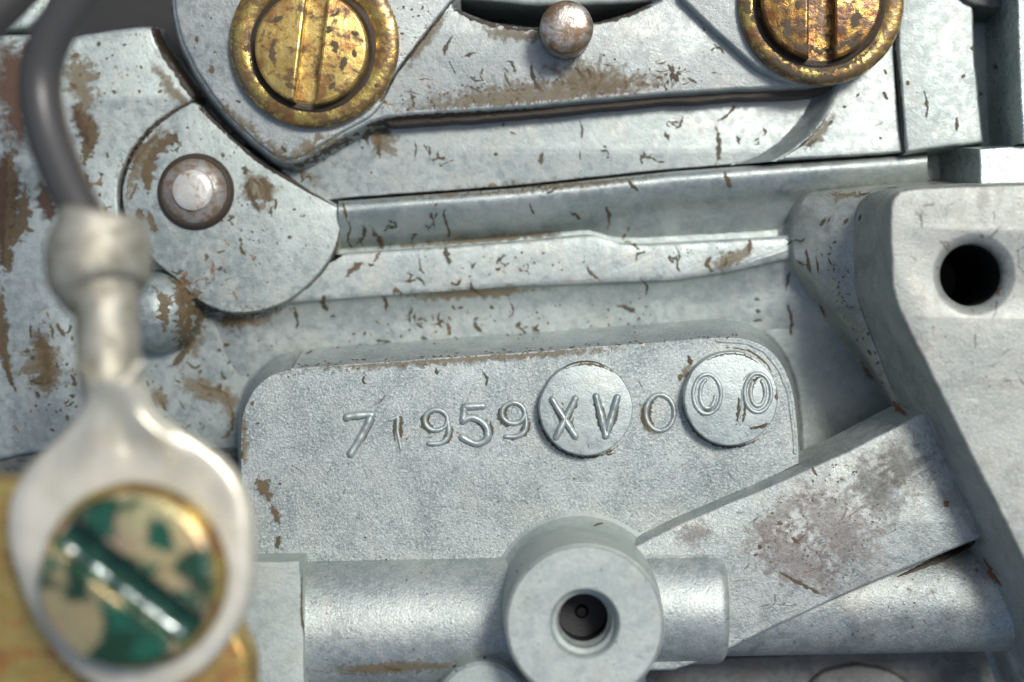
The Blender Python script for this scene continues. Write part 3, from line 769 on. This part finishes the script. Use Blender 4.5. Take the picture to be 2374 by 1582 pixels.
many([((634,50),(656,36),14),((808,74),(838,80),10),((772,88),(782,128),16),((560,112),(588,113),12),((868,194),(876,204),8),((640,80),(630,120),(640,160),12),((760,40),(790,30),10),((800,130),(790,170),12),((820,110),(826,140),9),((660,190),(690,210),10),((760,60),(770,75),14),((780,190),(760,210),10)], 'vein', 1.2)
streak(circ(727,98,186,30,1.9,3.6), 15, 'vein', rag=0.9); streak(circ(727,98,150,40,0.6,3.9), 12, 'vein', rag=0.9); streak(circ(727,98,188,20,0.9,1.7), 8, 'vein', rag=0.9)
streak(circ(1906,3,182,30,0.7,2.9), 18, 'vein', rag=0.9); streak(circ(1906,3,158,40,0.15,3.0), 14, 'vein', rag=0.8); streak(circ(1903,0,118,30,0.5,2.7), 14, 'vein', rag=0.9)
many([((1745,10),(1760,60),22),((1730,-5),(1738,40),18),((1820,40),(1830,90),20),((1850,15),16),((1990,20),(1975,70),20),((2000,90),(1970,115),14),((1870,100),(1880,125),12)], 'vein', 1.2)
many([((0,70),(30,160),(40,260),(50,380),110),((60,90),(80,130),(90,200),50),((10,330),(10,460),(4,620),60),((90,400),(110,470),(120,520),40),((165,240),(195,290),(210,350),40)], 'umber', 1.0)
many([((20,420),(16,520),(10,660),50),((4,640),(2,760),(10,880),26)], 'grime', 1.0)
many([((870,262),(1100,236),(1350,212),(1600,192),60),((1250,150),(1330,180),(1420,190),(1560,180),70),((455,690),(520,735),(600,735),(690,695),40),((296,500),(296,420),(345,340),(410,285),46),
 ((800,468),(1100,444),(1390,420),(1560,402),20),((800,580),(1190,552),(1340,540),20),((170,110),(185,190),(205,300),60),((390,110),(450,190),(530,270),(620,350),(700,400),(780,455),34),((562,920),(562,1000),(566,1090),20),
 ((640,862),(900,842),(1240,820),(1560,800),22),((560,400),(600,440),(620,500),60),((850,305),(890,330),(900,370),50),((660,370),(740,340),(820,318),36),((340,130),(400,210),(440,250),24),((930,170),(990,90),(1040,20),22),
 ((1090,60),(1200,80),(1300,90),28),((1860,350),(1900,310),(1940,260),24),((440,650),(450,720),(440,800),(400,850),50),((80,760),(100,850),(110,930),70),((400,880),(460,900),(530,930),(530,1000),40),((350,900),(390,950),30),
 ((1490,930),(1500,990),(1530,1008),14),((1600,840),(1580,880),16),((720,1555),(900,1548),(1080,1540),24),((1640,630),(1700,600),(1760,580),30),((900,690),(1100,680),(1300,670),20),((1900,460),(1990,445),(2100,436),26)], 'ochre', 1.1)
# scallop edge and shade drawn in beneath the lug and plate
streak([(1052,22,10),(1110,46,14),(1200,64,14),(1290,70,10)], 12, 'grime_shade', rag=0.6)
streak([(1380,56,10),(1450,36,12),(1510,14,10)], 10, 'grime_shade', rag=0.6)
streak([(655,384),(700,384),(750,356),(800,326),(850,300)], 18, 'vein', rag=0.7)
streak([(800,332),(860,308),(930,296)], 26, 'vein', rag=0.9)
streak([(850,292,14),(950,276,18),(1150,262,10),(1300,250,9)], 12, 'grime_shade', rag=0.6)
many([  # left panel
 ((173,200),13),((187,175),9),((265,207),(267,220),9),((289,105),7),((248,136),6),((231,170),5),((318,208),(328,216),7),((372,212),8),((328,156),6),((243,217),5),((279,251),4),((384,234),4),
 ((235,400),(236,410),9),((248,352),(252,368),7),((231,445),(231,458),7),((233,92),(228,112),10),((165,128),(185,130),12),((262,129),5),
 ((166,262),(195,240),20),((172,270),(196,290),(216,302),(205,345),(196,372),(208,398),30),((196,400),(204,440),10),
 # round plate
 ((380,312),(408,316),(413,344),8),((400,320),(376,338),(350,362),(338,398),(344,440),(362,506),19),((435,296),6),((466,323),5),((571,380),(566,410),10),((574,412),(600,428),(611,470),7),((596,440),(592,470),9),((586,420),(580,450),6),((641,455),(637,492),6),((561,476),5),((683,486),6),((705,501),5),((517,360),8),((330,330),(312,370),12),
 ((320,420),(300,470),5),((479,585),(478,608),10),((511,622),10),((524,581),(498,588),5),((558,550),(556,562),7),((585,537),7),((673,545),(670,556),8),((643,564),5),((610,534),4),((560,535),6),
 # screw lug
 ((456,92),9),((493,150),(494,175),11),((452,112),4),((498,121),6),((517,231),4),((545,234),(560,238),5),((490,42),5),((650,338),(668,356),9),((470,60),4),
 # cover plate
 ((1052,80),(1034,108),(1031,132),9),((1040,140),(1058,175),4),((1110,204),6),((1167,165),(1186,208),5),((1236,128),(1233,165),(1246,200),(1264,215),9),((1329,152),(1350,175),(1364,204),10),((1361,150),(1372,190),9),((1396,158),(1391,192),(1362,216),11),((1380,205),13),
 ((1449,182),(1452,208),10),((1490,194),7),((1546,140),(1560,172),(1578,196),8),((1569,184),13),((1548,190),8),((1528,180),9),((1590,178),(1620,196),6),((936,17),6),((980,17),7),((970,37),6),((933,78),6),((955,22),5),((1400,128),5),((1425,138),6),((1100,180),5),
 # pocket
 ((884,310),(878,345),(881,372),11),((841,343),7),((805,330),10),((861,400),6),((1130,270),9),((1167,289),6),((1182,305),(1200,312),5),((1145,354),(1155,362),8),((1262,350),(1254,368),(1255,388),9),((1344,348),(1346,376),3),((1398,338),(1408,342),6),((1409,365),5),((1249,432),9),((1263,448),(1276,446),(1300,430),5),((1450,413),(1466,430),(1486,448),8),((1011,474),6),((1055,442),6),
 ((1712,232),(1686,268),(1656,284),7),((1656,284),(1667,326),(1666,360),(1656,386),11),((1678,394),(1688,420),(1694,440),9),
 ((1896,318),(1882,332),(1862,342),9),((1989,221),7),((1958,248),7),((1935,274),(1915,298),5),((2047,208),(2058,234),7),((2041,320),6),((2048,160),(2056,175),6),((2104,185),(2106,200),8),((2219,270),(2217,306),8),((2234,177),9),((2274,218),9),((2305,148),(2310,162),8),((2254,112),9),
 # left shoulder and web
 ((92,745),(94,785),(106,815),(94,862),17),((129,748),(152,782),9),((71,748),(72,792),6),((76,830),12),((114,806),12),((100,880),24),((118,842),8),((86,905),(92,925),9),((165,866),(179,898),8),((168,918),12),((155,960),(158,980),8),((83,941),6),((110,992),(130,1002),4),((8,815),(22,872),(46,926),10),
 ((524,800),11),((508,812),7),((536,834),(528,845),7),((513,858),(518,874),(532,882),6),((575,870),7),((445,884),(462,890),(478,900),(512,907),(530,922),(522,950),8),((528,930),(541,970),(531,1004),(505,1022),8),
 ((403,880),(422,890),5),((418,900),4),((374,902),8),((447,906),5),((488,912),6),((370,918),(386,955),7),((411,921),(433,956),5),((350,908),(366,952),6),((384,968),6),((388,862),(428,818),(456,778),14),((355,885),6),((400,965),4),((340,880),(345,900),5),
 ((752,678),(750,705),(764,724),11),((727,812),(708,822),5),((782,807),5),((629,802),5),((600,790),4),((640,795),4),
 # ledge and slope
 ((1034,556),(1035,590),(1047,628),11),((970,578),(975,622),(986,636),5),((905,672),(920,676),(938,680),12),((1092,648),(1096,670),(1130,692),9),((1158,593),(1151,617),6),((1210,585),6),((1259,588),6),((1358,608),(1370,634),(1402,656),7),((1424,706),(1462,718),(1478,727),9),((1508,730),5),((1370,757),5),((1412,754),5),((1028,742),(1042,762),(1038,782),8),((1098,746),(1116,772),9),((1208,743),(1194,762),9),((1271,750),6),((1245,725),5),((950,765),6),((820,775),6),((846,772),7),((866,788),(912,794),6),((975,782),(992,786),6),((960,745),(985,765),4),((930,780),5),
 ((1652,588),(1640,612),(1656,636),9),((1738,548),(1737,592),9),((1693,585),6),((1832,622),(1819,684),5),((1868,568),(1880,642),7),((1892,588),(1899,642),4),((1916,584),(1928,614),(1946,614),3),((1754,694),8),((1757,722),9),((1738,744),(1772,742),6),((1965,710),4),((2013,775),7),((2010,806),(2022,828),5),
 ((1917,500),(1900,528),6),((1928,498),(1918,520),3),((1969,505),(1953,522),6),((1997,495),(1990,516),5),((1990,453),(2020,448),4),((2050,438),(2090,434),3),
 # pad
 ((585,935),9),((568,990),(568,1000),9),((562,1040),(561,1066),6),((590,985),(604,980),4),((590,1102),(612,1130),(630,1172),25),((626,1160),(640,1195),(652,1222),13),((650,1240),(637,1276),10),((638,1282),(646,1302),13),((649,1122),6),((734,1168),(742,1168),5),((848,1246),5),((1331,1110),6),((943,1018),5),((1410,1040),(1408,1054),(1434,1048),4),((678,1080),4),((1004,1060),3),((830,1200),3),
 ((1600,838),14),((1578,862),(1575,888),9),((700,1308),(699,1420),(708,1500),4),((885,1545),(908,1550),(938,1550),9),((1055,1545),7),((1123,1525),6),((1372,1222),(1400,1212),4),
 # rib
 ((1762,1268),11),((1752,1286),7),((1800,1214),(1816,1214),7),((1830,1243),(1858,1264),8),((1798,1322),(1850,1350),(1924,1388),8),((1880,1082),(1896,1104),6),((1790,1190),6),((1866,1275),5)])
many([((2193,1160),(2194,1176),12),((1994,834),(2013,868),(2032,888),8),((2058,918),(2084,950),(2106,962),12),((2280,1290),(2300,1330),(2330,1370),10),((865,338),(885,318),9),((2310,660),(2318,690),9)], 'rust')
sh = lambda pts, du, dv: [(u+du, v+dv) for u, v in pts]
for pts in ([(862,966),(852,987),(833,1020),(814,1054)], [(804,968),(830,965),(852,963)], [(1120,941),(1098,942),(1077,944)], [(1074,976),(1090,968),(1112,974),(1130,994),(1128,1018),(1104,1029),(1072,1014)],
            circ(1011,974,27,14,0.5,5.5,ry=24), [(1039,980),(1040,998),(1034,1018),(1016,1028),(996,1028)], circ(1190,958,27,14,0.5,5.5,ry=24), [(1218,964),(1219,982),(1213,1002),(1196,1012),(1174,1012)],
            circ(1530,957,33,20,1.2,5.2,ry=42), [(905,974),(922,967),(921,1000),(929,1041)], [(1281,926),(1308,970),(1334,1011)], [(1334,924),(1312,968),(1290,1013)], [(1382,919),(1405,1011)], [(1431,921),(1405,1011)],
            circ(1639,914,26,16,0.1,3.4,ry=40), circ(1757,911,24,16,1.6,5.2,ry=38), [(1720,904),(1719,950),(1713,984)], [(1738,990),(1762,986),(1780,978)]):
    streak(sh(pts, -7, 5), 8.5, 'vein', rag=0.5); streak(sh(pts, 8, 1), 8, 'vein', rag=0.5)  # dark edges: grime plus the characters' shadow drawn into the colour
for c in ((1359,948),(1695,924)):
    streak(circ(*c, 113, 40, 0.4, 3.6), 6, 'vein', rag=0.9); streak(circ(*c, 104, 30, 3.9, 5.6), 4, 'grime', rag=0.9)
# thin grime round the moulded characters and discs
many([((866,972),(838,1022),(820,1054),5),((818,956),(840,954),4),((1134,962),(1140,1000),(1132,1026),5),((1492,930),(1489,975),(1512,1004),5),((1080,955),(1088,966),5),((998,960),(990,985),4),((1300,932),(1308,940),5),((1330,968),(1324,984),4)], 'grime', 0.9)
streak([(1290,866),(1330,842),(1380,840),(1425,862)], 4, 'grime', rag=0.9)
streak([(1660,806),(1730,812),(1775,842),(1796,880)], 5, 'grime', rag=0.9)
streak([(1803,900),(1800,935)], 8, 'grime')
for q in ([(800,500),(812,530),(806,560),(830,590)], [(1035,470),(1030,500),(1042,540),(1035,560)], [(1400,470),(1412,500),(1408,540)], [(1560,560),(1575,590),(1570,620),(1590,640)], [(1180,690),(1190,720),(1184,740)],
          [(1480,640),(1500,665),(1495,690)], [(680,705),(690,740),(684,770)], [(880,680),(895,700),(892,730)], [(1340,270),(1350,300),(1346,330)], [(1540,300),(1552,330)], [(960,320),(965,350),(958,380)], [(1225,470),(1240,500)],
          [(230,560),(250,590)], [(1820,690),(1835,740),(1830,790)], [(1900,700),(1915,740)], [(2140,200),(2150,250),(2144,290)], [(1480,880),(1490,900)], [(1120,860),(1128,880),(1124,900)], [(1010,850),(1016,872)], [(850,866),(842,885),(856,895)]):
    streak(q, rnd.uniform(4, 8), 'vein', rag=0.9)
scatter([(1190,1300),(1500,1300),(1540,1450),(1480,1580),(1200,1580)], 60, 2, 5, 1, 6, seed=21, mat='vein')
scatter([(2090,470),(2374,440),(2374,1250),(2120,760)], 50, 3, 7, 1, 7, seed=22, mat='pink')
scatter([(720,1300),(1140,1290),(1120,1560),(720,1570)], 50, 2, 4, 1, 6, seed=23, mat='vein')
scatter([(1690,1480),(2280,1270),(2330,1460),(1750,1500)], 60, 3, 8, 2, 10, seed=24, mat='soot')
scatter([(650,900),(1800,840),(1800,1100),(1300,1160),(640,1250)], 26, 2, 3.5, 12, 46, 20, 0.9, mat='soot', seed=31)
scatter([(2100,480),(2374,450),(2374,1150),(2130,760)], 22, 3, 6, 14, 60, 60, 0.8, mat='soot', seed=32)
scatter([(1560,1250),(1950,1080),(2200,1250),(1900,1390),(1700,1480)], 26, 2, 4, 14, 60, -28, 0.3, mat='soot', seed=33)
scatter([(920,180),(1700,110),(1700,190),(900,250)], 16, 2, 4, 14, 50, 10, 0.5, mat='vein', seed=34)
def crack(u, v, ang, n, wid, r, depth=0):
    p = [(u, v)]
    for k in range(n):
        ang += r.gauss(0, 0.65); l = r.uniform(6, 14)
        u += l*math.cos(ang); v += l*math.sin(ang); p.append((u, v))
        if depth < 2 and r.random() < 0.28: crack(u, v, ang+r.choice((-1, 1))*r.uniform(0.6, 1.2), max(2, n-2), wid*0.75, r, depth+1)
    streak(p, wid, 'vein', rag=0.8)
cr = random.Random(41)
for u0, u1, va, vb, n in ((820, 1760, 580, 640, 10), (820, 1500, 480, 540, 6), (950, 1780, 280, 380, 7), (640, 1500, 690, 770, 9), (1830, 1960, 520, 760, 4), (930, 1700, 100, 210, 7), (380, 700, 300, 640, 7), (60, 180, 720, 980, 6), (420, 540, 820, 1000, 6)):
    for _ in range(n):
        u = cr.uniform(u0, u1); crack(u, cr.uniform(va, vb)-(u-1200)*0.04*(u1 > 1300), math.pi/2+cr.gauss(0, 0.5), cr.randint(2, 5), cr.uniform(5, 8), cr)
# random small specks
scatter([(850,215),(1600,150),(1600,205),(870,262)], 90, 3, 7, 3, 12, seed=2)
scatter([(900,20),(1040,20),(930,150)], 25, 2, 5, 2, 6, seed=3)
scatter([(300,300),(480,260),(760,480),(700,660),(500,700)], 55, 2, 5, 2, 8, seed=4)
scatter([(800,740),(1500,690),(1500,770),(800,820)], 60, 2, 5, 3, 10, seed=5)
scatter([(340,840),(560,760),(540,1000),(380,980)], 40, 2, 5, 3, 12, 60, seed=6)
scatter([(900,600),(1750,560),(1750,620),(900,660)], 50, 2, 5, 3, 10, seed=7)
scatter([(60,740),(190,740),(190,960),(60,960)], 50, 3, 8, 3, 12, 70, seed=8)
scatter([(170,90),(340,75),(440,215),(290,340),(200,240)], 40, 2, 5, 2, 7, seed=9)
scatter([(640,866),(1240,822),(1240,836),(640,880)], 34, 2, 4, 3, 9, -4, 0.3, seed=10)
scatter([(660,845),(1720,775),(1720,783),(660,853)], 60, 2, 4, 4, 14, -4, 0.2, seed=11)
scatter([(1880,560),(1960,580),(2060,900),(2010,860)], 40, 2, 4, 4, 16, 70, seed=12)
scatter([(1760,1180),(1960,1060),(2060,1180),(1940,1380),(1760,1290)], 150, 2, 5, 2, 10, 30, seed=13)
scatter([(600,900),(1800,830),(1800,1100),(1300,1180),(620,1280)], 60, 1.5, 3, 1, 4, seed=14)
scatter([(2100,500),(2374,450),(2374,1200),(2120,760)], 25, 2, 5, 2, 6, seed=15)
for (rn, mat), (r, mb) in GR.items():
    if not mb.f: continue
    if r.type == 'EMPTY':
        par = r
    else: par = r
    o = build('grime_and_shade_marks', mb, mat, par, sharp=80, fixn=False); o['kind'] = 'stuff'
